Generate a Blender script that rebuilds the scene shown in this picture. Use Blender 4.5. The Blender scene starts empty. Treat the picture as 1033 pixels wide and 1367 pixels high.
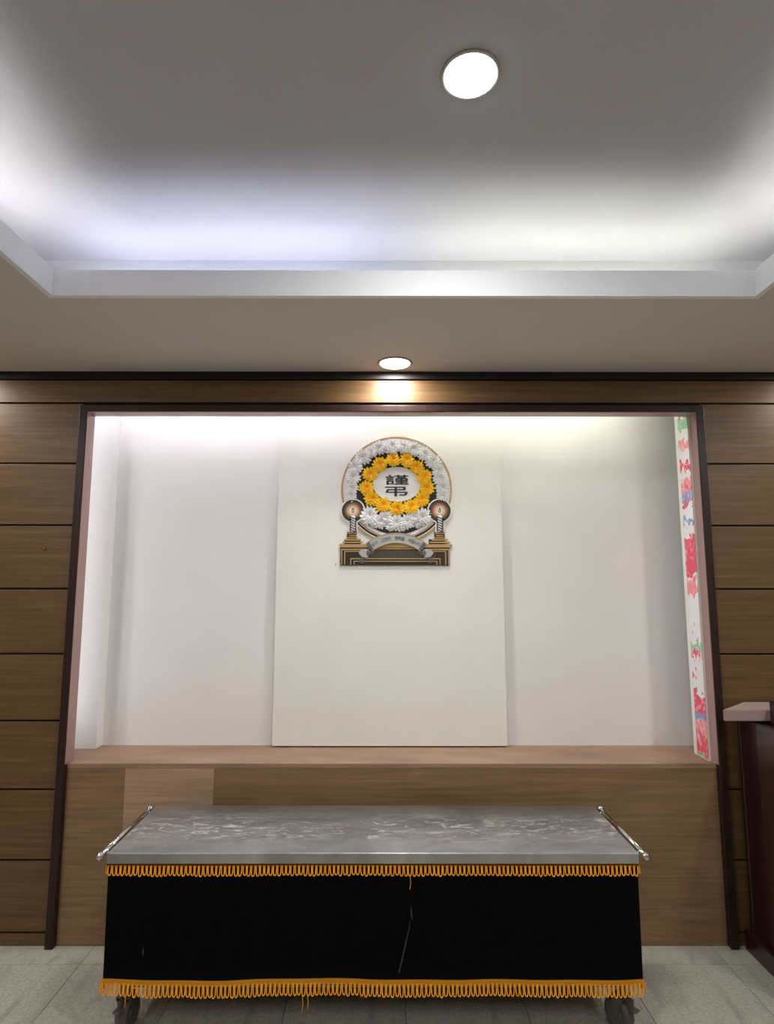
import bpy, bmesh, math, random
from mathutils import Vector, Matrix
random.seed(7)
scene = bpy.context.scene
COL = scene.collection

# ---------------------------------------------------------------- camera
F_PX, TH, YAW, ROLL, CAM_H, CAM_D = 797.93, .1235, .0011, .0006, 1.566, 2.8365
fw = Vector((math.sin(YAW)*math.cos(TH), math.cos(YAW)*math.cos(TH), math.sin(TH)))
rt = Vector((math.cos(YAW), -math.sin(YAW), 0)); up = rt.cross(fw)
rx = rt*math.cos(ROLL) + up*math.sin(ROLL); ux = up*math.cos(ROLL) - rt*math.sin(ROLL)
cd = bpy.data.cameras.new('camera'); cam = bpy.data.objects.new('camera', cd); COL.objects.link(cam)
cd.sensor_width = 36; cd.lens = F_PX/1367*36; cd.clip_start = .02
m = Matrix((rx, ux, -fw)).transposed().to_4x4(); m.translation = (0, -CAM_D, CAM_H)
cam.matrix_world = m
scene.camera = cam
# ---------------------------------------------------------------- world, light levels, exposure
w = bpy.data.worlds.new('world'); scene.world = w; w.use_nodes = True
w.node_tree.nodes['Background'].inputs[0].default_value = (.5, .5, .5, 1)
w.node_tree.nodes['Background'].inputs[1].default_value = .05
vs = scene.view_settings
vs.view_transform = 'Standard'; vs.look = 'None'; vs.gamma = 1; vs.use_curve_mapping = False
vs.exposure = 0.42
SOFFIT_W, SIDE_W, REAR_W, UPPER_W = 6.5, 10.5, 12.5, 9.5           # downlights
COVE_E, NICHE_E = 17.0, 15.0                      # fluorescent tubes

# ---------------------------------------------------------------- helpers
def srgb(r, g, b):
    def c(v):
        v /= 255
        return v/12.92 if v <= .04045 else ((v+.055)/1.055)**2.4
    return (c(r), c(g), c(b), 1)

def mat(name, col, rough=.6, metal=0., spec=.5, coat=0., emit=None, estr=0.):
    M = bpy.data.materials.new(name); M.use_nodes = True
    b = M.node_tree.nodes['Principled BSDF']
    b.inputs['Base Color'].default_value = col
    b.inputs['Roughness'].default_value = rough; b.inputs['Metallic'].default_value = metal
    b.inputs['Specular IOR Level'].default_value = spec; b.inputs['Coat Weight'].default_value = coat
    if emit: b.inputs['Emission Color'].default_value = emit; b.inputs['Emission Strength'].default_value = estr
    return M

class NT:
    def __init__(s, M): s.t = M.node_tree; s.b = s.t.nodes['Principled BSDF']
    def n(s, typ, **kw):
        o = s.t.nodes.new(typ)
        for k, v in kw.items():
            if k in o.inputs.keys(): o.inputs[k].default_value = v
            else: setattr(o, k, v)
        return o
    def l(s, a, b): s.t.links.new(a, b)
    def ramp(s, fac, stops, mode='LINEAR'):
        r = s.n('ShaderNodeValToRGB'); r.color_ramp.interpolation = mode
        e = r.color_ramp.elements
        while len(e) < len(stops): e.new(1)
        for x, (p, c) in zip(e, stops): x.position = p; x.color = c
        s.l(fac, r.inputs[0]); return r.outputs[0]
    def bump(s, h, strength, dist=.002):
        b = s.n('ShaderNodeBump', Strength=strength, Distance=dist); s.l(h, b.inputs['Height']); s.l(b.outputs[0], s.b.inputs['Normal'])
    def coords(s, scale, rnd=0., out='Object'):
        tc = s.n('ShaderNodeTexCoord'); v = tc.outputs[out]
        if rnd:
            oi = s.n('ShaderNodeObjectInfo'); mul = s.n('ShaderNodeVectorMath', operation='MULTIPLY')
            cb = s.n('ShaderNodeCombineXYZ')
            for i in range(3): s.l(oi.outputs['Random'], cb.inputs[i])
            s.l(cb.outputs[0], mul.inputs[0]); mul.inputs[1].default_value = (rnd, rnd*.7, rnd*1.3)
            ad = s.n('ShaderNodeVectorMath', operation='ADD'); s.l(v, ad.inputs[0]); s.l(mul.outputs[0], ad.inputs[1]); v = ad.outputs[0]
        mp = s.n('ShaderNodeMapping'); mp.inputs['Scale'].default_value = scale; s.l(v, mp.inputs[0]); return mp.outputs[0]
    def noise(s, vec, scale, detail=4, rough=.6, dist=0.):
        k = s.n('ShaderNodeTexNoise', Scale=scale, Detail=detail, Roughness=rough, Distortion=dist); s.l(vec, k.inputs['Vector']); return k.outputs['Fac']
    def mix(s, fac, a, b, mode='MIX'):
        k = s.n('ShaderNodeMix', data_type='RGBA', blend_type=mode)
        for inp, v in ((k.inputs[0], fac), (k.inputs[6], a), (k.inputs[7], b)):
            if hasattr(v, 'links'): s.l(v, inp)
            else: inp.default_value = v
        return k.outputs[2]

def wood(name, dark, mid, light, rough=.45, rnd=6.):
    M = mat(name, mid, rough); t = NT(M)
    g = t.noise(t.coords((1.1, 3, 26), rnd), 2.2, 6, .62, .35)
    fine = t.noise(t.coords((4, 8, 190), rnd), 2.0, 3, .6)
    c = t.ramp(g, [(.28, dark), (.52, mid), (.75, light)])
    c2 = t.mix(t.ramp(fine, [(.35, (0, 0, 0, 1)), (.65, (.30, .30, .30, 1))]), c, dark)
    t.l(c2, t.b.inputs['Base Color']); t.bump(fine, .12, .001)
    return M

# ---------------------------------------------------------------- materials
M = {}
M['panel_wood'] = wood('panel_wood', srgb(82, 58, 33), srgb(101, 75, 45), srgb(118, 91, 59))
M['low_wood'] = wood('low_wood', srgb(113, 87, 60), srgb(135, 106, 76), srgb(156, 127, 94), rnd=0)
M['patch_wood'] = wood('patch_wood', srgb(150, 122, 99), srgb(167, 139, 116), srgb(184, 157, 133), rnd=3)
M['sill_wood'] = wood('sill_wood', srgb(130, 101, 79), srgb(153, 123, 99), srgb(171, 141, 117), .4)
M['frame'] = mat('frame_brown', srgb(44, 27, 23), .42, spec=.3)
t = NT(M['frame']); t.l(t.ramp(t.noise(t.coords((30, 30, 2)), 3, 4), [(.3, srgb(34, 20, 17)), (.7, srgb(52, 32, 27))]), t.b.inputs['Base Color'])
M['crown'] = mat('crown_dark', srgb(28, 22, 20), .5, spec=.3)
M['joint'] = mat('joint_dark', srgb(22, 16, 12), .9)
M['white'] = mat('white_paint', srgb(226, 224, 222), .65)
t = NT(M['white']); nz = t.noise(t.coords((1, 1, 1)), 1.3, 3); t.l(t.ramp(nz, [(.3, srgb(230, 229, 229)), (.7, srgb(238, 237, 237))]), t.b.inputs['Base Color'])
t.bump(t.noise(t.coords((1, 1, 1)), 160, 2), .05, .001)
M['board'] = mat('board_white', srgb(226, 224, 216), .5)
t = NT(M['board']); t.l(t.ramp(t.noise(t.coords((1, 1, 1)), 2, 3), [(.3, srgb(231, 231, 227)), (.7, srgb(238, 238, 235))]), t.b.inputs['Base Color'])
M['ceiling'] = mat('ceiling_paint', srgb(202, 203, 208), .85)
t = NT(M['ceiling']); h = t.noise(t.coords((1, 1, 1)), 200, 3); t.bump(h, .9, .002)
t.l(t.ramp(t.noise(t.coords((1, 1, 1)), .9, 2), [(.3, srgb(174, 174, 180)), (.7, srgb(182, 182, 188))]), t.b.inputs['Base Color'])
M['soffit'] = mat('soffit_paint', srgb(196, 191, 187), .85)
t = NT(M['soffit']); t.bump(t.noise(t.coords((1, 1, 1)), 260, 3), .3, .0015)
M['lip'] = mat('cove_lip_paint', srgb(220, 223, 230), .6)
M['plain_wall'] = mat('plain_wall', srgb(164, 150, 132), .8)
# floor tile: grey-green speckled vinyl with streaks along the room
M['tile'] = mat('floor_tile', srgb(170, 169, 156), .42); t = NT(M['tile'])
v = t.coords((1, 1, 1), 9.); sp = t.noise(v, 90, 5, .7); st = t.noise(t.coords((7, .9, 1), 0, 'Object'), 2.2, 5, .6, .4)
base = t.ramp(sp, [(.3, srgb(142, 142, 130)), (.5, srgb(170, 169, 157)), (.72, srgb(190, 189, 178))])
t.l(t.mix(t.ramp(st, [(.52, (0, 0, 0, 1)), (.72, (.45, .45, .45, 1))]), base, srgb(112, 112, 100)), t.b.inputs['Base Color'])
t.l(t.ramp(sp, [(.3, (.35,)*3+(1,)), (.7, (.55,)*3+(1,))]), t.b.inputs['Roughness'])
M['grout'] = mat('tile_joint', srgb(96, 95, 86), .9)
# stainless top with smears
M['steel'] = mat('steel', srgb(176, 174, 170), .34, 1.)
M['chrome'] = mat('chrome', srgb(205, 205, 205), .16, 1.)
M['steel_top'] = mat('steel_top', srgb(168, 165, 160), .36, 1.); t = NT(M['steel_top'])
br = t.noise(t.coords((1.5, 260, 1)), 2, 3); big = t.noise(t.coords((2.2, 4.5, 1)), 1.6, 4, .6, .8)
sm = t.noise(t.coords((7, 18, 1)), 1.8, 8, .7, 1.6)
tc = t.n('ShaderNodeTexCoord'); sx = t.n('ShaderNodeSeparateXYZ'); t.l(tc.outputs['Object'], sx.inputs[0])
band = t.n('ShaderNodeMapRange', interpolation_type='SMOOTHSTEP'); t.l(sx.outputs['Y'], band.inputs['Value'])
band.inputs['From Min'].default_value = .17; band.inputs['From Max'].default_value = .02
band2 = t.n('ShaderNodeMapRange', interpolation_type='SMOOTHSTEP'); t.l(sx.outputs['Y'], band2.inputs['Value'])
band2.inputs['From Min'].default_value = -.21; band2.inputs['From Max'].default_value = -.04
bm_ = t.n('ShaderNodeMath', operation='MULTIPLY'); t.l(band.outputs[0], bm_.inputs[0]); t.l(band2.outputs[0], bm_.inputs[1])
smk = t.ramp(sm, [(.545, (0, 0, 0, 1)), (.575, (.5, .5, .5, 1)), (.70, (.8, .8, .8, 1))])
mk = t.n('ShaderNodeMath', operation='MULTIPLY'); t.l(smk, mk.inputs[0]); t.l(bm_.outputs[0], mk.inputs[1])
c = t.ramp(big, [(.3, srgb(152, 153, 154)), (.7, srgb(194, 195, 196))])
t.l(t.mix(mk.outputs[0], c, srgb(214, 214, 212)), t.b.inputs['Base Color'])
inv = t.n('ShaderNodeMath', operation='SUBTRACT'); inv.inputs[0].default_value = 1.; t.l(mk.outputs[0], inv.inputs[1]); t.l(inv.outputs[0], t.b.inputs['Metallic'])
t.l(t.ramp(br, [(.3, (.30,)*3+(1,)), (.7, (.44,)*3+(1,))]), t.b.inputs['Roughness']); t.bump(br, .05, .0005)
M['velvet'] = mat('black_cloth', srgb(9, 9, 11), .95, spec=.15); t = NT(M['velvet'])
t.l(t.ramp(t.noise(t.coords((1, 1, 1)), 420, 3, .7), [(.4, srgb(5, 5, 7)), (.8, srgb(24, 23, 25))]), t.b.inputs['Base Color'])
M['scuff'] = mat('scuff_grey', srgb(52, 50, 54), .95)
M['fringe'] = mat('fringe_orange', srgb(238, 150, 22), .6); t = NT(M['fringe'])
t.l(t.ramp(t.noise(t.coords((1, 1, 1)), 60, 3), [(.3, srgb(244, 150, 18)), (.7, srgb(255, 184, 44))]), t.b.inputs['Base Color'])
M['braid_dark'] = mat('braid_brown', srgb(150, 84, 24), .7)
M['braid'] = mat('braid_gold', srgb(255, 180, 30), .6)
M['rubber'] = mat('rubber', srgb(84, 78, 72), .7)
M['zinc'] = mat('zinc', srgb(120, 116, 108), .45, .9)
M['mahogany'] = mat('mahogany', srgb(58, 24, 22), .3, coat=.4); t = NT(M['mahogany'])
t.l(t.ramp(t.noise(t.coords((18, 18, 1.5)), 3, 5), [(.3, srgb(28, 11, 11)), (.7, srgb(52, 22, 20))]), t.b.inputs['Base Color'])
M['mauve'] = mat('ledge_laminate', srgb(160, 136, 134), .3)
M['gold'] = mat('gold_print', srgb(184, 152, 102), .4, .25)
M['dark_print'] = mat('dark_print', srgb(44, 36, 28), .5)
M['bar_print'] = mat('bar_print', srgb(70, 60, 48), .5); t = NT(M['bar_print'])
wv = t.n('ShaderNodeTexWave', bands_direction='X', Scale=60.); t.l(t.coords((1, 1, 1)), wv.inputs['Vector'])
t.l(t.ramp(wv.outputs['Fac'], [(.3, srgb(38, 31, 25)), (.7, srgb(92, 82, 66))]), t.b.inputs['Base Color'])
M['black_print'] = mat('black_print', srgb(22, 20, 20), .5)
M['white_print'] = mat('white_print', srgb(236, 236, 236), .5)
M['ink'] = mat('ink', srgb(44, 44, 52), .6)
M['silver'] = mat('silver_print', srgb(176, 178, 178), .4, .15)
M['silver_dark'] = mat('silver_shadow_print', srgb(96, 98, 98), .4, .15)
M['yellow_petal'] = mat('yellow_petal', srgb(255, 216, 24), .55)
M['orange_petal'] = mat('orange_petal', srgb(253, 188, 12), .55)
M['white_petal'] = mat('white_petal', srgb(248, 249, 251), .55)
M['grey_petal'] = mat('grey_petal', srgb(228, 227, 228), .55)
M['amber_base'] = mat('amber_base', srgb(222, 150, 10), .6)
M['grey_shade_base'] = mat('grey_shade_base', srgb(122, 122, 126), .6)  # shade in the gaps between white petals, put into the base colour
M['halo'] = mat('candle_halo_print', srgb(180, 130, 80), .5); t = NT(M['halo'])
tc = t.n('ShaderNodeTexCoord'); ln = t.n('ShaderNodeVectorMath', operation='LENGTH'); t.l(tc.outputs['Object'], ln.inputs[0])
gr = t.n('ShaderNodeTexGradient', gradient_type='RADIAL')
mp = t.n('ShaderNodeMapping'); mp.inputs['Rotation'].default_value = (math.pi/2, 0, 0); t.l(tc.outputs['Object'], mp.inputs[0]); t.l(mp.outputs[0], gr.inputs[0])
sn = t.n('ShaderNodeMath', operation='SINE'); ml = t.n('ShaderNodeMath', operation='MULTIPLY'); ml.inputs[1].default_value = 2*math.pi*36
t.l(gr.outputs['Fac'], ml.inputs[0]); t.l(ml.outputs[0], sn.inputs[0])
mm = t.n('ShaderNodeMath', operation='MULTIPLY_ADD'); t.l(sn.outputs[0], mm.inputs[0]); mm.inputs[1].default_value = .008; t.l(ln.outputs['Value'], mm.inputs[2])
sc_ = t.n('ShaderNodeMath', operation='MULTIPLY'); t.l(mm.outputs[0], sc_.inputs[0]); sc_.inputs[1].default_value = 1/.058
t.l(t.ramp(sc_.outputs[0], [(.0, srgb(245, 240, 232)), (.36, srgb(240, 226, 205)), (.55, srgb(196, 146, 96)), (.72, srgb(110, 72, 44)), (.88, srgb(30, 24, 20))]), t.b.inputs['Base Color'])
# printed display board: bands of colour broken by strokes
M['poster'] = mat('poster_print', srgb(230, 120, 130), .5); t = NT(M['poster'])
tc = t.n('ShaderNodeTexCoord'); sx = t.n('ShaderNodeSeparateXYZ'); t.l(tc.outputs['Object'], sx.inputs[0])
wz = t.n('ShaderNodeMath', operation='MULTIPLY_ADD'); t.l(t.noise(t.coords((1, 14, 10)), 1.6, 2, .5, .6), wz.inputs[0]); wz.inputs[1].default_value = .16; t.l(sx.outputs['Z'], wz.inputs[2])
zz = t.n('ShaderNodeMath', operation='DIVIDE'); t.l(wz.outputs[0], zz.inputs[0]); zz.inputs[1].default_value = 1.82
R_, W_, G_, B_, P_, O_ = srgb(232, 86, 110), srgb(236, 236, 240), srgb(150, 205, 165), srgb(140, 160, 210), srgb(244, 150, 160), srgb(240, 180, 90)
stops = [(.0, R_), (.03, G_), (.05, R_), (.10, P_), (.13, B_), (.16, R_), (.20, W_), (.29, R_), (.31, G_), (.335, W_), (.37, W_), (.45, P_), (.50, W_), (.51, R_), (.61, W_), (.65, B_), (.665, W_), (.70, R_), (.71, B_), (.735, P_), (.77, W_), (.80, R_), (.82, W_), (.85, P_), (.88, W_), (.91, G_), (.95, W_), (.97, O_)]
c = t.ramp(zz.outputs[0], stops, 'CONSTANT')
sk = t.noise(t.coords((1, 9, 6)), 2.2, 1, .5, 1.0)
c2 = t.mix(t.ramp(sk, [(.50, (0, 0, 0, 1)), (.52, (.85, .85, .85, 1)), (.55, (0, 0, 0, 1))]), c, W_)
t.l(t.mix(t.ramp(sk, [(.33, (1, 1, 1, 1)), (.36, (0, 0, 0, 1))]), c2, R_), t.b.inputs['Base Color'])
M['brass'] = mat('brass', srgb(170, 130, 70), .35, .9)
M['tape'] = mat('tape', srgb(214, 190, 140), .6)

# ---------------------------------------------------------------- mesh helpers
def finish(name, bm, m, parent=None, loc=None, smooth=False):
    me = bpy.data.meshes.new(name); bmesh.ops.recalc_face_normals(bm, faces=bm.faces); bm.to_mesh(me); bm.free()
    for k in (m if isinstance(m, (list, tuple)) else [m]): me.materials.append(M[k] if isinstance(k, str) else k)
    if smooth:
        for p in me.polygons: p.use_smooth = True
    o = bpy.data.objects.new(name, me); COL.objects.link(o)
    if parent: o.parent = parent
    if loc: o.location = loc
    return o
def box(bm, x0, x1, y0, y1, z0, z1, bev=0., mi=0):
    g = bmesh.ops.create_cube(bm, size=1, matrix=Matrix.Translation(((x0+x1)/2, (y0+y1)/2, (z0+z1)/2)) @ Matrix.Diagonal((abs(x1-x0), abs(y1-y0), abs(z1-z0), 1)))
    fs = set(f for v in g['verts'] for f in v.link_faces)
    if bev:
        es = set(e for v in g['verts'] for e in v.link_edges)
        r = bmesh.ops.bevel(bm, geom=list(es), offset=bev, segments=2, affect='EDGES', profile=.5)
        fs |= set(r['faces'])
    for f in fs:
        if f.is_valid: f.material_index = mi
    return g
def bx(name, x0, x1, y0, y1, z0, z1, m, parent=None, bev=0.):
    b = bmesh.new(); box(b, x0, x1, y0, y1, z0, z1, bev); return finish(name, b, m, parent)
def tube(bm, pts, r, n=8, cap=True):
    pts = [Vector(p) for p in pts]; rings = []
    for i, p in enumerate(pts):
        d = (pts[min(i+1, len(pts)-1)] - pts[max(i-1, 0)]).normalized()
        a = d.orthogonal().normalized() if i == 0 else (a0 - d*a0.dot(d)).normalized()
        a0 = a; b2 = d.cross(a)
        rings.append([bm.verts.new(p + a*r*math.cos(2*math.pi*k/n) + b2*r*math.sin(2*math.pi*k/n)) for k in range(n)])
    for A, B in zip(rings, rings[1:]):
        for k in range(n): bm.faces.new((A[k], A[(k+1) % n], B[(k+1) % n], B[k]))
    if cap: bm.faces.new(rings[0][::-1]); bm.faces.new(rings[-1])
def lathe(bm, prof, axis='z', n=32, c=(0, 0, 0)):
    """prof: list of (radius, height); closed by caps where the radius is zero"""
    c = Vector(c); rings = []
    def P(r, h, a):
        u, v = r*math.cos(a), r*math.sin(a)
        return c + Vector({'z': (u, v, h), 'y': (u, h, v), 'x': (h, u, v)}[axis])
    for r, h in prof:
        rings.append([bm.verts.new(P(r, h, 0))] if r == 0 else [bm.verts.new(P(r, h, 2*math.pi*k/n)) for k in range(n)])
    for A, B in zip(rings, rings[1:]):
        for k in range(n):
            a, b2 = A[k % len(A)], A[(k+1) % len(A)]; d, e = B[k % len(B)], B[(k+1) % len(B)]
            q = []
            for x in (a, b2, e, d):
                if x not in q: q.append(x)
            if len(q) > 2: bm.faces.new(q)
def prism(bm, pts, y0, y1):
    """outline in x,z extruded from y0 to y1"""
    A = [bm.verts.new((x, y0, z)) for x, z in pts]; B = [bm.verts.new((x, y1, z)) for x, z in pts]
    bm.faces.new(A); bm.faces.new(B[::-1]); n = len(pts)
    for k in range(n): bm.faces.new((A[k], B[k], B[(k+1) % n], A[(k+1) % n]))
def tag(o, label, cat=None, group=None, kind=None):
    o['label'] = label
    if cat: o['category'] = cat
    if group: o['group'] = group
    if kind: o['kind'] = kind
    return o
def thing(name, loc, label, cat, group=None):
    o = bpy.data.objects.new(name, None); COL.objects.link(o); o.location = loc; o.empty_display_size = .1
    return tag(o, label, cat, group)
def struct(o, label, cat): return tag(o, label, cat, kind='structure')
def ring_frame(bm, x0, x1, y0, y1, X0, X1, Y0, Y1, z0, z1):
    """flat rectangular ring, inner x0..x1,y0..y1, outer X0..,Y0.."""
    I = [(x0, y0), (x1, y0), (x1, y1), (x0, y1)]; O = [(X0, Y0), (X1, Y0), (X1, Y1), (X0, Y1)]
    v = {(s, z): [bm.verts.new((x, y, z)) for x, y in p] for s, p in (('i', I), ('o', O)) for z in (z0, z1)}
    for k in range(4):
        j = (k+1) % 4
        bm.faces.new((v['i', z0][k], v['i', z0][j], v['o', z0][j], v['o', z0][k]))
        bm.faces.new((v['i', z1][k], v['i', z1][j], v['o', z1][j], v['o', z1][k]))
        bm.faces.new((v['i', z0][k], v['i', z0][j], v['i', z1][j], v['i', z1][k]))
        bm.faces.new((v['o', z0][k], v['o', z0][j], v['o', z1][j], v['o', z1][k]))

# ---------------------------------------------------------------- the room
XL, XR, YB = -2.7, 2.75, -5.0
ZC, ZU = 2.61, 2.90
FXL, FXR = -1.482, 1.535            # outer edges of the dark frame
IXL, IXR = -1.447, 1.500            # its inner edges
ZF = 2.404                          # underside of the frame head
ZS = .767                           # top of the sill
NB = .31                            # niche back wall
# floor with tiles
fl = struct(bx('floor', XL, XR, YB, .06, -.06, -.004, 'grout'), 'grey speckled tile floor of the hall', 'floor')
TS = .45; tx0 = -1.276-TS*4; ty0 = -.01
tb = bmesh.new(); box(tb, -TS/2+.0012, TS/2-.0012, -TS/2+.0012, TS/2-.0012, -.004, 0)
tile0 = finish('tile', tb, 'tile'); first = True
for i in range(14):
    for j in range(12):
        cx_, cy_ = tx0+TS*(i+.5), -TS*(j+.5)-.13+TS
        if cx_-TS/2 < XL-.4 or cx_+TS/2 > XR+.4: continue
        x0, x1 = max(cx_-TS/2, XL), min(cx_+TS/2, XR); y0, y1 = max(cy_-TS/2, YB), min(cy_+TS/2, 0.)
        if x1-x0 < .03 or y1-y0 < .03: continue
        if first: o = tile0; first = False
        else: o = tile0.copy(); COL.objects.link(o)
        o.parent = fl; o.location = ((x0+x1)/2, (y0+y1)/2, 0); o.scale = ((x1-x0)/TS, (y1-y0)/TS, 1)
# plain walls outside the picture
struct(bx('wall_left', XL-.1, XL, YB, .01, 0, ZC+.3, 'plain_wall'), 'plain beige side wall left of the picture', 'wall')
struct(bx('wall_right', XR, XR+.1, YB, .01, 0, ZC+.3, 'plain_wall'), 'plain beige side wall right of the picture', 'wall')
struct(bx('wall_back', XL-.1, XR+.1, YB-.1, YB, 0, ZC+.3, 'plain_wall'), 'plain beige wall behind the camera', 'wall')
# front wall core, joints show its dark colour
b = bmesh.new()
box(b, XL, FXL+.02, .010, .05, 0, ZC); box(b, FXR-.02, XR, .010, .05, 0, ZC)
box(b, FXL+.02, FXR-.02, .010, .05, ZF+.012, ZC); box(b, FXL+.02, FXR-.02, .012, .05, 0, ZS-.024)
wf = struct(finish('wall_front', b, 'joint'), 'wood-panelled front wall around the white niche', 'wall')
Z0, PH, J = 2.4536, .300, .0045
def panel(x0, x1, z0, z1, m='panel_wood', y=0., bev=.0012):
    g = bmesh.new(); hx, hz = (x1-x0)/2, (z1-z0)/2
    box(g, -hx, hx, 0, .0105-y if y <= 0 else .0105, -hz, hz, bev)
    return finish('panel', g, m, wf, ((x0+x1)/2, y, (z0+z1)/2))
for k in range(9):
    za, zb = Z0-PH*k-J, max(Z0-PH*(k+1)+J, .0)
    for xa, xb in ((XL, FXL), (FXR, XR)):
        panel(xa, xb, zb, za)
panel(XL, XR, Z0+J, 2.569)
panel(IXL, IXR, 0, ZS-.022, 'low_wood')
tag(panel(-1.182, -.781, .36, ZS-.0225, 'patch_wood', -.0015), 'paler square patch of laminate under the sill')
# dark frame
def trim(n, bm, m, lab, cat='trim'): return struct(finish('trim_%d' % n, bm, m), lab, cat)
b = bmesh.new(); box(b, FXL, IXL, -.03, .05, 0, ZF+.0315, .002); T1 = trim(1, b, 'frame', 'dark brown upright frame at the left of the niche')
b = bmesh.new(); box(b, IXR, FXR, -.03, .05, 0, ZF+.0315, .002); T2 = trim(2, b, 'frame', 'dark brown upright frame at the right of the niche')
b = bmesh.new(); box(b, IXL, IXR, -.03, .05, ZF, ZF+.0315, .002); T3 = trim(3, b, 'frame', 'dark brown head of the frame above the niche')
b = bmesh.new(); box(b, XL, XR, -.014, .01, 2.572, ZC, .002); trim(4, b, 'crown', 'near-black strip between wall panels and soffit')
b = bmesh.new(); box(b, IXL, IXR, -.002, .052, ZS-.022, ZS, .0015); box(b, -1.64, 1.64, .05, NB, ZS-.022, ZS); trim(5, b, 'sill_wood', 'light brown wooden sill of the white niche', 'sill')
M['jamb'] = mat('jamb_laminate', srgb(158, 128, 124), .32)
for o_, q in ((T1, (IXL, IXL+.002, -.024, .051, ZS, ZF)), (T2, (IXR-.002, IXR, -.024, .051, ZS, ZF)), (T3, (IXL+.002, IXR-.002, -.024, .051, ZF-.002, ZF))):
    bx('jamb_lining', *q, 'jamb', o_)
# niche
b = bmesh.new()
box(b, -1.68, 1.72, NB, NB+.04, ZS-.03, 2.60); box(b, -1.68, -1.63, .05, NB, ZS-.03, 2.60); box(b, 1.66, 1.72, .05, NB, ZS-.03, 2.60)
box(b, -1.68, 1.72, .05, NB+.04, 2.60, 2.63)
nw = struct(finish('wall_niche', b, 'white'), 'white painted back wall of the lit niche', 'wall')
bx('pillar', -1.63, -1.434, .240, NB, ZS, 2.60, 'white', nw, .002)
# ceilings and cove
CX0, CX1, CY0, CY1, CD = -1.210, 1.337, -4.25, -.785, .27
struct(bx('ceiling', CX0-CD-.05, CX1+CD+.05, CY0-CD-.05, CY1+CD+.05, ZU, ZU+.05, 'ceiling'), 'pale grey textured upper ceiling inside the light cove', 'ceiling')
b = bmesh.new(); ring_frame(b, CX0, CX1, CY0, CY1, XL-.1, XR+.1, YB-.1, .05, ZC, ZC+.03)
so = struct(finish('ceiling_soffit', b, 'soffit'), 'beige dropped ceiling border around the light cove', 'ceiling')
b = bmesh.new(); ring_frame(b, CX0-CD, CX1+CD, CY0-CD, CY1+CD, CX0-CD-.03, CX1+CD+.03, CY0-CD-.03, CY1+CD+.03, ZC+.03, ZU); finish('cove_back', b, 'ceiling', so)
LIP = 2.707
b = bmesh.new(); ring_frame(b, CX0+.001, CX1-.001, CY0+.001, CY1-.001, CX0-.02, CX1+.02, CY0-.02, CY1+.02, ZC-.001, LIP)
trim(6, b, 'lip', 'white upstand edge of the ceiling light cove')
def light_tube(parent, a, b_, col, e, r=.013):
    k = mat('tube_glow', (1, 1, 1, 1), emit=col+(1,), estr=e)
    g = bmesh.new(); tube(g, [a, b_], r, 10); o = finish('light_tube', g, [k], parent, smooth=False)
    g = bmesh.new(); d = (Vector(b_)-Vector(a)).normalized()
    for p, s in ((Vector(a), -1), (Vector(b_), 1)): tube(g, [p, p+d*s*.02], r*1.25, 10)
    finish('tube_cap', g, 'white', o)
TZ = 2.655; yo = CY1+.10
xm = (CX0+CX1)/2
light_tube(so, (CX0+.02, yo, TZ), (xm-.05, yo, TZ), (.78, .82, 1.0), COVE_E)
light_tube(so, (xm+.05, yo, TZ), (CX1-.02, yo, TZ), (.97, 1.0, .86), COVE_E*.88)
light_tube(so, (CX0+.02, CY0-.1, TZ), (xm-.05, CY0-.1, TZ), (.95, .96, 1), COVE_E)
light_tube(so, (xm+.05, CY0-.1, TZ), (CX1-.02, CY0-.1, TZ), (.95, .96, 1), COVE_E)
for sx_, xx in ((-1, CX0-.1), (1, CX1+.1)):
    for k in range(3):
        ya = CY1-.02-k*1.16
        light_tube(so, (xx, ya, TZ), (xx, ya-1.10, TZ), (1.0, .97, .92) if sx_ < 0 else (1.0, .98, .92), COVE_E)
light_tube(nw, (-1.50, .075, 2.56), (-.02, .075, 2.56), (1.0, .93, 1.0), NICHE_E)
light_tube(nw, (.06, .075, 2.56), (1.30, .075, 2.56), (1.0, 1.0, .84), NICHE_E)

light_tube(nw, (-1.585, .085, ZS+.08), (-1.585, .085, 2.50), (1.0, .97, .98), NICHE_E*.24)

# ---------------------------------------------------------------- downlights
M['ring'] = mat('lamp_ring', srgb(168, 166, 164), .4, .4)
def downlight(x, y, z, r, watts, label, drop=.006, glow=14.):
    th = thing('downlight', (x, y, z), label, 'ceiling light', 'recessed round downlights')
    b = bmesh.new(); lathe(b, [(r*.84, -.002), (r*.90, -.006), (r*.97, -.005), (r, 0), (r*.84, 0)], n=40); finish('trim_ring', b, 'ring', th, smooth=True)
    e = bpy.data.materials.get('lens_glow') or mat('lens_glow', (1, 1, 1, 1), emit=(1, .99, .97, 1), estr=glow)
    b = bmesh.new(); lathe(b, [(r*.845, 0), (r*.83, -drop*.6), (r*.6, -drop*.95), (0, -drop)], n=40); finish('lens', b, [e], th, smooth=True)
    l = bpy.data.lights.new('bulb', 'AREA'); l.shape = 'DISK'; l.size = r*1.6; l.energy = watts; l.color = (1, .985, .955)
    lo = bpy.data.objects.new('bulb', l); COL.objects.link(lo); lo.parent = th; lo.location = (0, 0, -drop-.008)
    return th
downlight(.040, -.125, ZC, .083, SOFFIT_W, 'small round downlight in the soffit above the niche')
downlight(-2.16, -.125, ZC, .083, SOFFIT_W, 'round downlight in the soffit corner beyond the left edge')
downlight(2.22, -.125, ZC, .083, SOFFIT_W, 'round downlight in the soffit corner beyond the right edge')
downlight(.220, -1.419, ZU, .079, UPPER_W, 'large bright round downlight in the upper ceiling', drop=.014)
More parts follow.
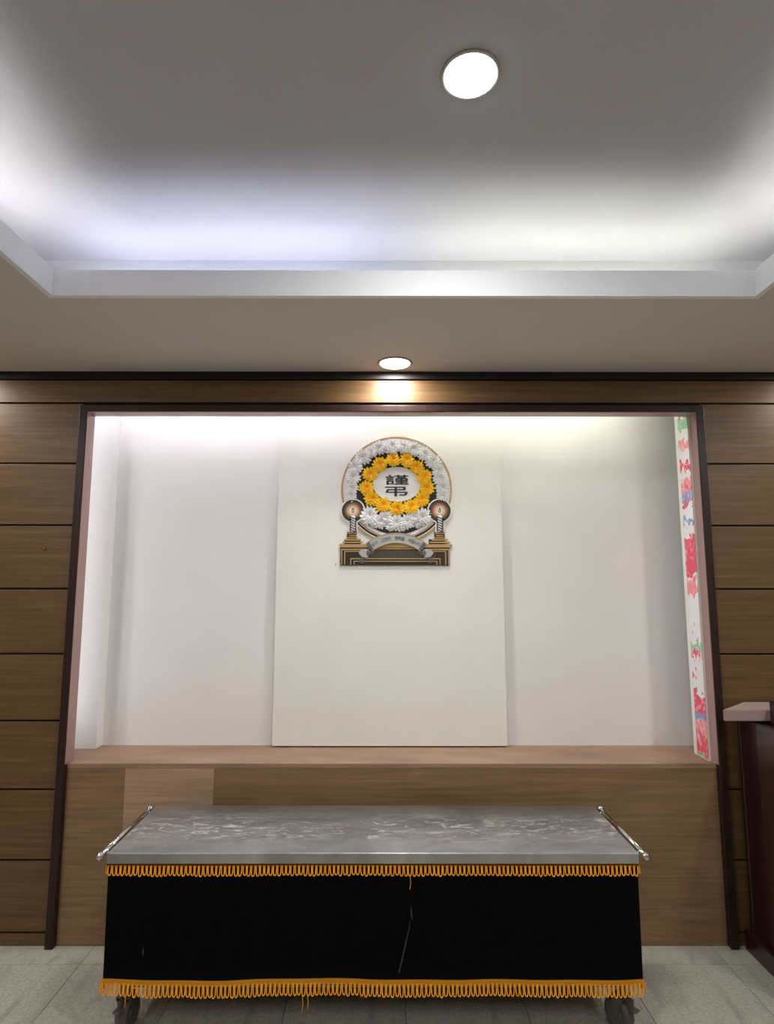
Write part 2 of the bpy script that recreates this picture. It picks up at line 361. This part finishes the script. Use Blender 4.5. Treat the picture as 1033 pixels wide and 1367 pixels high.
downlight(.220, -3.3, ZU, .079, REAR_W, 'round downlight in the upper ceiling behind the camera', drop=.014)
for x, n in ((-2.0, 'left'), (2.15, 'right')):
    for y, q in ((-1.5, 'front'), (-3.3, 'rear')):
        downlight(x, y, ZC, .083, SIDE_W if q == 'front' else REAR_W, 'round downlight in the %s side soffit, %s one of two' % (n, q))

# ---------------------------------------------------------------- backdrop panel
bp = thing('backdrop_panel', (.018, .295, ZS), 'tall plain white panel standing in the middle of the niche', 'panel')
BX0, BX1 = -.570-.018, .606-.018
b = bmesh.new(); box(b, BX0, BX1, -.025, .0145, .006, 1.80, .002); finish('sheet', b, 'board', bp)
for x in (BX0+.05, BX1-.05): b = bmesh.new(); box(b, x-.03, x+.03, -.010, .012, 0, .0065); finish('foot', b, 'joint', bp)
tp = tag(bx('tape_scrap', -.266, -.258, .2690, .2700, 1.672, 1.686, 'tape'), 'tiny yellowed tape scrap beside the plaque base', 'tape')

# ---------------------------------------------------------------- memorial plaque (outline units: enlarged picture of the plaque)
PX, PZ = .055, 1.672
pq = thing('memorial_plaque', (PX, .2697, PZ), 'round memorial plaque with yellow and white flowers, candles and ribbon', 'plaque')
def L(X, Y): return ((X-519)/1470., (1065-Y)/1452.)
def S(v): return v/1460.
def disc(name, X, Y, rx_, ry_, y0, y1, m, parent=pq, r_in=0., n=64, a0=0, a1=360):
    cx_, cz_ = L(X, Y); b = bmesh.new(); full = a1-a0 >= 360
    if r_in == 0:
        prism(b, [(S(rx_)*math.cos(2*math.pi*k/n), S(ry_)*math.sin(2*math.pi*k/n)) for k in range(n)], y0, y1)
    else:
        q = ry_/rx_; pts = []
        for k in range(n+1):
            a = math.radians(a0+(a1-a0)*k/n); pts.append((math.cos(a), math.sin(a)))
        for (c0, s0), (c1, s1) in zip(pts, pts[1:]):
            P4 = [(S(r_in)*c0, S(r_in)*s0*q), (S(rx_)*c0, S(rx_)*s0*q), (S(rx_)*c1, S(rx_)*s1*q), (S(r_in)*c1, S(r_in)*s1*q)]
            prism(b, P4, y0, y1)
        bmesh.ops.remove_doubles(b, verts=b.verts, dist=1e-6)
    return finish(name, b, m, parent, (cx_, 0, cz_))
def rect(bm, X0, X1, Y0, Y1, y0, y1):
    a = L(X0, Y1); c = L(X1, Y0); box(bm, a[0], c[0], y0, y1, a[1], c[1])
disc('backing', 517, 488, 424, 414, -.006, 0, 'white_print')
disc('gold_rim', 517, 488, 425, 415, -.009, -.0055, 'gold', r_in=411)
disc('black_field', 517, 488, 350, 345, -.008, -.0055, 'black_print')
disc('black_ring', 517, 488, 402, 393, -.008, -.0055, 'black_print', r_in=388, a0=200, a1=340)
disc('gold_ring', 517, 488, 383, 376, -.008, -.0055, 'gold', r_in=374, a0=200, a1=340)
disc('name_oval', 520, 448, 185, 135, -.011, -.0075, 'white_print')
def flower_mesh(name, mo, mi, mb):
    b = bmesh.new(); rnd = random.Random(3)
    for lay, (n, rr, hh, wd, tilt) in enumerate(((14, 1.0, .06, .155, .20), (12, .78, .26, .135, .32), (9, .54, .44, .12, .36), (6, .30, .58, .09, .36))):
        for k in range(n):
            a = 2*math.pi*(k+.5*lay)/n + rnd.uniform(-.06, .06); r = rr*rnd.uniform(.9, 1.05)
            ca, sa = math.cos(a), math.sin(a)
            def P(u, v, h): return b.verts.new((u*ca-v*sa, -h, u*sa+v*ca))
            base = P(.04, 0, hh*.7); ml_ = P(r*.62, -wd, hh+tilt*.45); mr_ = P(r*.62, wd, hh+tilt*.45); mc_ = P(r*.60, 0, hh+tilt*.2)
            tl = P(r*.90, -wd*.75, hh+tilt*.6); tr = P(r*.90, wd*.75, hh+tilt*.6); tip = P(r, 0, hh+tilt*.5)
            for q in ((base, ml_, mc_), (base, mc_, mr_), (ml_, tl, tip, mc_), (mc_, tip, tr, mr_)):
                f = b.faces.new(q); f.material_index = 1 if lay >= 2 else 0
    n0 = len(b.faces)
    prism(b, [(.8*math.cos(k*math.pi/6), .8*math.sin(k*math.pi/6)) for k in range(12)], 0, -.06)
    b.faces.ensure_lookup_table()
    for f in b.faces[n0:]: f.material_index = 2
    me = bpy.data.meshes.new(name); b.to_mesh(me); b.free(); me.materials.append(M[mo]); me.materials.append(M[mi]); me.materials.append(M[mb]); return me
fy = flower_mesh('yellow_chrysanthemum', 'yellow_petal', 'orange_petal', 'amber_base'); fwh = flower_mesh('white_chrysanthemum', 'white_petal', 'grey_petal', 'grey_shade_base')
def flower(me, X, Y, R, y):
    o = bpy.data.objects.new(me.name, me); COL.objects.link(o); o.parent = pq
    x, z = L(X, Y); o.location = (x, y, z); s = S(R); o.scale = (s, s*.8, s*.95); o.rotation_euler = (random.uniform(-.12, .12), random.uniform(0, 6.28), random.uniform(-.12, .12))
for X, Y, R in [(480, 158, 72), (385, 165, 66), (262, 238, 72), (318, 200, 56), (200, 318, 68), (180, 392, 66), (168, 478, 62), (165, 535, 56), (575, 160, 66), (655, 175, 66), (735, 215, 62), (802, 275, 70), (845, 350, 60), (858, 405, 68), (868, 478, 62), (872, 538, 56),
                (308, 690, 82), (395, 735, 64), (430, 705, 66), (515, 742, 74), (600, 735, 66), (650, 705, 66), (715, 700, 80), (470, 770, 44), (560, 772, 44), (350, 745, 46), (680, 745, 46)]:
    flower(fwh, X, Y, R, -.008)
for X, Y, R in [(490, 262, 64), (597, 264, 66), (674, 318, 64), (730, 392, 68), (750, 480, 68), (710, 568, 68), (630, 625, 68), (520, 636, 68), (415, 612, 68), (326, 560, 68), (285, 478, 66), (312, 372, 66), (386, 298, 68)]:
    flower(fy, X, Y, R, -.012)
def glyph(body, extr=.0, off=.0):
    c = bpy.data.curves.new('glyph', 'FONT'); c.body = body; c.align_x = 'CENTER'; c.offset = off; c.resolution_u = 3
    o = bpy.data.objects.new('glyph', c); COL.objects.link(o); bpy.context.view_layer.update()
    me = bpy.data.meshes.new_from_object(o.evaluated_get(bpy.context.evaluated_depsgraph_get()))
    bpy.data.objects.remove(o); bpy.data.curves.remove(c)
    return me
def glyph_fit(bm, body, X0, X1, Y0, Y1, y, off=.0):
    me = glyph(body, off=off); xs = [v.co.x for v in me.vertices]; ys = [v.co.y for v in me.vertices]
    a, c = L(X0, Y1), L(X1, Y0); n0 = len(bm.verts)
    for v in me.vertices:
        v.co = (a[0]+(v.co.x-min(xs))/(max(xs)-min(xs))*(c[0]-a[0]), y, a[1]+(v.co.y-min(ys))/(max(ys)-min(ys))*(c[1]-a[1]))
    bm.from_mesh(me); bpy.data.meshes.remove(me)
def thicken(bm, d):
    g = bmesh.ops.extrude_face_region(bm, geom=bm.faces[:]); bmesh.ops.translate(bm, verts=[v for v in g['geom'] if isinstance(v, bmesh.types.BMVert)], vec=(0, d, 0))
for ch, q in (('謹', (434, 608, 376, 451)), ('弔', (430, 600, 468, 540))):
    b = bmesh.new()
    for dx, dy in ((-2.5, 0), (2.5, 0), (0, 1.5), (0, -1.5)): glyph_fit(b, ch, q[0]+dx, q[1]+dx, q[2]+dy, q[3]+dy, -.0125-.0001*dx-.00005*dy)
    thicken(b, .0018); finish('character', b, 'ink', pq)
# candle halos, candles, plinth
for X in (182, 846):
    h1 = disc('candle_halo', X, 652, 94, 94, -.014, 0, 'white_print'); 
    d2 = disc('glow_print', X, 652, 84, 84, -.0155, -.0135, 'halo'); mw = d2.location.copy(); d2.parent = h1; d2.location = (0, 0, 0)
    b = bmesh.new(); prism(b, [(S(x), S(z)) for x, z in ((0, 26), (9, 8), (8, -8), (0, -16), (-9, -8), (-8, 6))], -.0172, -.015); f_ = finish('flame', b, 'ink', h1)
    b = bmesh.new(); prism(b, [(S(x), S(z)) for x, z in ((1, 12), (4, 2), (3, -6), (-2, -8), (-4, 0))], -.0180, -.0165); finish('flame_core', b, 'white_print', h1)
    b = bmesh.new(); c0 = L(X+2, 812); box(b, -S(34), S(34), -.0135, 0, 0, S(120)); bk = finish('candle_back', b, 'white_print', pq, (c0[0], 0, c0[1]))
    b = bmesh.new(); box(b, -S(25), S(25), -.0155, -.013, 0, S(118)); finish('candle_shade', b, 'black_print', bk)
    b = bmesh.new(); lathe(b, [(0, 0), (S(18), 0), (S(18), S(116)), (S(12), S(122)), (0, S(122))], n=14); cn = finish('candle', b, 'white_print', pq, (c0[0], -.0165, c0[1]))
    for k in range(6):
        z = S(8+19*k); b = bmesh.new()
        pts = [(S(19.5)*math.sin(a), -S(19.5)*math.cos(a), z+S(13)*(-a/1.5)) for a in [-1.5+.375*i for i in range(9)]]
        tube(b, pts, S(3.6), 5); finish('twist_line', b, 'ink', cn)
b = bmesh.new(); rect(b, 88, 918, 925, 1063, -.010, 0); base = finish('base_block', b, 'dark_print', pq)
b = bmesh.new(); rect(b, 230, 810, 950, 1008, -.0112, -.0095); finish('bar_pattern', b, 'bar_print', base)
def gold(*q, y=-.0125): b = bmesh.new(); rect(b, *q, y, -.0095); return finish('gold_line', b, 'gold', base)
for q in ((80, 940, 905, 930), (95, 290, 940, 950), (735, 915, 940, 950), (95, 103, 950, 1060), (908, 916, 950, 1060), (118, 126, 960, 1058), (885, 893, 960, 1058), (118, 260, 956, 963), (760, 893, 956, 963),
          (165, 850, 1010, 1018), (165, 172, 1018, 1058), (843, 850, 1018, 1058), (190, 825, 1030, 1037), (190, 197, 1037, 1058), (818, 825, 1037, 1058), (300, 720, 935, 943)): gold(*q)
for s_, q in ((0, (88, 290)), (1, (740, 935))):
    b = bmesh.new(); rect(b, q[0]+(30 if not s_ else 22), q[1]-(48 if not s_ else 55), 868, 905, -.010, 0); rect(b, q[0]+(52 if not s_ else 65), q[1]-(80 if not s_ else 52), 812, 868, -.010, 0)
    st = finish('candle_step', b, 'dark_print', pq)
    cxm = 182 if not s_ else 846
    for w_, y0, y1 in ((34, 812, 828), (28, 836, 846), (40, 852, 860), (62, 866, 878), (78, 886, 896)):
        b = bmesh.new(); rect(b, cxm-w_, cxm+w_, y0, y1, -.0135, -.009); finish('gold_line', b, 'gold', st)
# ribbon
RC = (513, 1195)
def arc_pts(r, a0, a1, n): return [L(RC[0]+r*math.sin(math.radians(a0+(a1-a0)*k/n)), RC[1]-r*math.cos(math.radians(a0+(a1-a0)*k/n))) for k in range(n+1)]
def band(name, r0, r1, a0, a1, y0, y1, m, parent, n=24):
    o_, i_ = arc_pts(r1, a0, a1, n), arc_pts(r0, a0, a1, n); b = bmesh.new()
    for k in range(n): prism(b, [o_[k], o_[k+1], i_[k+1], i_[k]], y0, y1)
    bmesh.ops.remove_doubles(b, verts=b.verts, dist=1e-6); return finish(name, b, m, parent)
rb = band('ribbon', 300, 374, -38, 38, -.020, -.010, 'silver', pq)
band('gold_edge', 368, 376, -38, 38, -.0212, -.0195, 'gold', rb); band('gold_edge', 296, 303, -38, 38, -.0212, -.0195, 'gold', rb)
for a0, a1 in ((-38, -34), (34, 38)): band('shaded_end', 303, 368, a0, a1, -.0206, -.0195, 'silver_dark', rb, 4)
for s_ in (-1, 1):
    def q_(pts): return [L(513+s_*dx, Y) for dx, Y in pts]
    b = bmesh.new(); prism(b, q_([(195, 960), (225, 940), (268, 950), (285, 972), (262, 1000), (215, 1008)]), -.017, -.010); fo = finish('ribbon_fold', b, 'silver', pq)
    b = bmesh.new(); prism(b, q_([(198, 962), (218, 950), (228, 975), (214, 1004)]), -.0182, -.0165); finish('fold_shadow', b, 'silver_dark', fo)
    b = bmesh.new(); prism(b, q_([(222, 1006), (262, 1000), (282, 1020), (268, 1048), (246, 1050), (252, 1024)]), -.0155, -.010); finish('ribbon_tail', b, 'silver_dark', pq)
    b = bmesh.new(); prism(b, q_([(152, 958), (190, 990), (205, 968), (186, 962)]), -.016, -.010); finish('ribbon_tail', b, 'silver_dark', pq)
b = bmesh.new(); txt = '삼가 고인의 명복을 비옵니다'
for k, ch in enumerate(txt):
    if ch == ' ': continue
    a = -31.5+63*k/(len(txt)-1); me = glyph(ch)
    xs = [v.co.x for v in me.vertices]; ys = [v.co.y for v in me.vertices]; mx, my = (min(xs)+max(xs))/2, (min(ys)+max(ys))/2
    sz = S(30); ar = math.radians(a); px, pz = L(RC[0]+335*math.sin(ar), RC[1]-335*math.cos(ar))
    for v in me.vertices:
        u, w_ = (v.co.x-mx)*sz, (v.co.y-my)*sz*1.15; v.co = (px+u*math.cos(ar)+w_*math.sin(ar), -.0212, pz-u*math.sin(ar)+w_*math.cos(ar))
    b.from_mesh(me); bpy.data.meshes.remove(me)
thicken(b, .0014); finish('lettering', b, 'ink', rb)

# ---------------------------------------------------------------- display board at the right of the niche, hook on the left panels
db = thing('display_board', (1.494, .10, ZS), 'narrow brightly printed board standing inside the right jamb of the niche', 'poster')
bx('board_core', -.006, .008, -.062, .070, 0, 1.70, 'board', db)
bx('print', -.0075, -.0055, -.062, .038, .004, 1.698, 'poster', db)
hk = thing('wall_hook', (-1.625, 0, 1.742), 'tiny brass hook screwed into the left wood panels', 'hook')
b = bmesh.new(); lathe(b, [(0, -.004), (.007, -.004), (.008, 0), (0, 0)], 'y', 12); finish('plate', b, 'brass', hk)
b = bmesh.new(); tube(b, [(0, -.003, 0), (0, -.018, -.001), (.004, -.026, .003), (.008, -.028, .010)], .0025, 6); finish('peg', b, 'brass', hk)

# ---------------------------------------------------------------- cart
CXc, CYc = -.046, -.352; HX, HY, ZT = .942, .234, .627
ct = thing('bier_cart', (CXc, CYc, 0), 'stainless steel topped cart with black skirt and orange fringes', 'cart')
b = bmesh.new(); box(b, -HX, HX, -HY, HY, ZT-.036, ZT, .003); top = finish('steel_top', b, 'steel_top', ct)
b = bmesh.new()
for x in (-.86, .86):
    for y in (-.17, .17): box(b, x-.015, x+.015, y-.015, y+.015, .16, ZT-.036)
for y in (-.17, .17): box(b, -.86, .86, y-.012, y+.012, .16, .185); box(b, -.86, .86, y-.012, y+.012, ZT-.065, ZT-.036)
for x in (-.86, .86): box(b, x-.012, x+.012, -.17, .17, .16, .185)
finish('under_frame', b, 'zinc', ct)
for s in (-1, 1):
    X = s*(HX+.020); z = ZT-.006
    b = bmesh.new()
    tube(b, [(X, -HY-.006, z), (X, HY-.024, z)], .0088, 12); r_ = finish('side_rail', b, 'chrome', ct, smooth=True)
    for y in (-HY-.010, HY-.028):
        b = bmesh.new(); bmesh.ops.create_uvsphere(b, u_segments=14, v_segments=8, radius=.0135, matrix=Matrix.Translation((X, y, z))); finish('end_knob', b, 'chrome', r_, smooth=True)
    for y in (-HY+.03, HY-.06):
        b = bmesh.new(); tube(b, [(X, y, z), (s*HX-s*.004, y, z-.012)], .006, 8); finish('bracket', b, 'chrome', r_, smooth=True)
# skirt runs round the front and both ends
SX, SY = HX-.002, HY-.012
path = [(-SX, SY)] + [(-SX, SY-2*SY*k/8) for k in range(1, 8)] + [(-SX+2*SX*k/96, -SY) for k in range(97)] + [(SX, -SY+2*SY*k/8) for k in range(1, 9)]
def skirt_y(i, z):
    x, y = path[i]; w_ = (ZT-z)/.45
    d = .004*w_*math.sin(x*9+.6)+.002*w_*math.sin(x*23+1)
    out = Vector((0, -1)) if 8 <= i <= 104 else Vector((-1 if x < 0 else 1, 0))
    return Vector((x, y))+out*d
zs_ = [ZT-.035-.385*k/10 for k in range(11)]
def sheet(bm, z_list, off, thick=.003):
    G = []
    for z in z_list:
        row = []
        for i in range(len(path)):
            p = skirt_y(i, z); x, y = path[i]
            o_ = Vector((0, -off)) if 8 < i < 104 else Vector(((-off if x < 0 else off), -off if 8 <= i <= 104 else 0))
            wob = .0022*math.sin(x*5.3+2)*(1 if z < .3 else .35); row.append(bm.verts.new((p.x+o_.x, p.y+o_.y, z+wob)))
        G.append(row)
    for A, B in zip(G, G[1:]):
        for k in range(len(A)-1): bm.faces.new((A[k], A[k+1], B[k+1], B[k]))
    g = bmesh.ops.solidify(bm, geom=bm.faces[:], thickness=thick)
b = bmesh.new(); sheet(b, zs_, 0.); sk_ = finish('skirt', b, 'velvet', ct, smooth=True)
b = bmesh.new(); box(b, -SX, SX, SY-.004, SY, .205, ZT-.036); finish('back_light_stop', b, 'velvet', ct)  # unseen back cloth, added to stop light leaking under the cart
b = bmesh.new(); box(b, -.85, .85, -.16, .16, .186, .192); finish('dark_under_sheet', b, 'rubber', ct)  # added dark sheet that deepens the shade beneath the cart
def fringe(zb0, zb1, zl, mb, wname):
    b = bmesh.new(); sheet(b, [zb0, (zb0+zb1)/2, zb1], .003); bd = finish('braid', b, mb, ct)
    b = bmesh.new(); n = 122; pitch = 2*SX/n; rnd = random.Random(11)
    def loop(p, ux_, out, zt, zl2):
        hw = pitch*.37; pts = []
        tw = rnd.uniform(-.0015, .0015); zl2 += rnd.uniform(-.003, .002)
        for (u, v) in ((-1, 0), (-1, .35), (-.95, .72), (-.6, .93), (0, 1), (.6, .93), (.95, .72), (1, .35), (1, 0)):
            q = p+ux_*(u*hw+tw*v)+out*(.002+.003*v); pts.append((q.x, q.y, zt+(zl2-zt)*v))
        tube(b, pts, .0021, 5, False)
    wob = lambda x: .0022*math.sin(x*5.3+2)*(1 if zl < .3 else .35)
    for k in range(n):
        x = -SX+pitch*(k+.5); i = 8+min(96, int(round((x+SX)/(2*SX)*96))); p = skirt_y(i, zl); p = Vector((x, p.y))+Vector((0, -.003))
        loop(p, Vector((1, 0)), Vector((0, -1)), zb1+.006+wob(x), zl+wob(x))
    for s in (-1, 1):
        m_ = int(2*SY/pitch)
        for k in range(m_): loop(Vector((s*(SX+.004), -SY+pitch*(k+.5))), Vector((0, 1)), Vector((s, 0)), zb1+.006, zl)
    o = finish('loop_fringe', b, 'fringe', ct); o['kind'] = 'stuff'; o['label'] = wname
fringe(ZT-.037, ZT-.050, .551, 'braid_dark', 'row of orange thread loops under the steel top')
fringe(.211, .193, .160, 'braid', 'row of orange thread loops along the skirt hem')
for x, z0, z1 in ((-.855, .165, .125), (-.243, .165, .112), (-.225, .165, .118), (.130, .555, .505)):
    b = bmesh.new(); tube(b, [(x, -SY-.007, z0), (x+.003, -SY-.009, (z0+z1)/2), (x, -SY-.007, z1)], .0011, 4); finish('loose_thread', b, 'fringe', ct)
for pts in ([(.135, .455), (.131, .43), (.134, .41), (.139, .405), (.137, .43)], [(.131, .41), (.126, .38), (.112, .33), (.100, .28), (.088, .235), (.093, .235), (.105, .28), (.117, .33), (.129, .38)], [(-.80, .32), (-.803, .30), (-.80, .285), (-.797, .30)]):
    b = bmesh.new(); yy = -SY-.0075; b.faces.new([b.verts.new((x, yy, z)) for x, z in pts]); finish('chalk_scuff', b, 'scuff', ct)
def caster(x, y, rz):
    c = bpy.data.objects.new('caster', None); COL.objects.link(c); c.parent = ct; c.location = (x, y, 0); c.rotation_euler = (0, 0, rz)
    b = bmesh.new(); lathe(b, [(0, -.019), (.030, -.019), (.036, -.022), (.046, -.021), (.052, -.013), (.052, .013), (.046, .021), (.036, .022), (.030, .019), (0, .019)], 'x', 28, (0, .022, .052)); finish('wheel', b, 'rubber', c, smooth=True)
    b = bmesh.new(); lathe(b, [(0, -.021), (.016, -.021), (.020, -.017), (.020, .017), (.016, .021), (0, .021)], 'x', 16, (0, .022, .052)); finish('hub', b, 'zinc', c)
    b = bmesh.new()
    for s in (-1, 1):
        A = [(-.012, .118), (.030, .118), (.036, .050), (.014, .046)]
        vs_ = [[b.verts.new((s*.026+e, yv, zv)) for yv, zv in A] for e in (0, .003*s)]
        b.faces.new(vs_[0]); b.faces.new(vs_[1][::-1])
        for k in range(4): b.faces.new((vs_[0][k], vs_[0][(k+1) % 4], vs_[1][(k+1) % 4], vs_[1][k]))
    box(b, -.026, .026, -.014, .032, .115, .121); lathe(b, [(0, .121), (.018, .121), (.018, .160), (0, .160)], n=12); finish('fork', b, 'zinc', c)
    b = bmesh.new(); box(b, -.014, .014, -.052, -.028, .086, .092, .002); box(b, -.006, .006, -.035, .0, .09, .118); finish('brake_pedal', b, 'rubber', c)
caster(-.885, -.155, -.18); caster(.895, -.155, .62); caster(-.885, .15, .4); caster(.895, .15, -.3)

# ---------------------------------------------------------------- lectern at the right edge
lc = thing('lectern', (1.86, -.28, 0), 'dark mahogany lectern with pale ledge cut off by the right edge', 'lectern')
def lb(name, x0, x1, y0, y1, z0, z1, m, bev=.004): return bx(name, x0-1.86, x1-1.86, y0+.28, y1+.28, z0, z1, m, lc, bev)
lb('plinth', 1.562, 2.18, -.56, -.024, 0, .085, 'mahogany', .006)
lb('body', 1.588, 2.155, -.53, -.05, .085, .985, 'mahogany', .005)
lb('corner_post', 1.580, 1.600, -.066, -.046, .085, .985, 'mahogany', .003)
b = bmesh.new(); pl = [(1.440, -.203), (2.28, -.203), (2.28, -.10), (2.10, -.018), (1.634, -.018), (1.440, -.195)]
A = [b.verts.new((x-1.86, y+.28, .996)) for x, y in pl]; B = [b.verts.new((x-1.86, y+.28, 1.042)) for x, y in pl]
b.faces.new(A); b.faces.new(B)
for k in range(6): b.faces.new((A[k], A[(k+1) % 6], B[(k+1) % 6], B[k]))
bmesh.ops.bevel(b, geom=b.edges[:], offset=.003, segments=2, affect='EDGES'); finish('ledge', b, 'mauve', lc)
lb('ledge_support', 1.62, 2.13, -.19, -.05, .984, .997, 'mahogany', .001)
b = bmesh.new(); prs = [(-.56, .986), (-.207, .986), (-.207, 1.085), (-.56, 1.02)]
A = [b.verts.new((1.632-1.86, y+.28, z)) for y, z in prs]; B = [b.verts.new((2.12-1.86, y+.28, z)) for y, z in prs]
b.faces.new(A); b.faces.new(B)
for k in range(4): b.faces.new((A[k], A[(k+1) % 4], B[(k+1) % 4], B[k]))
bmesh.ops.bevel(b, geom=b.edges[:], offset=.004, segments=2, affect='EDGES'); finish('reading_desk', b, 'mahogany', lc)
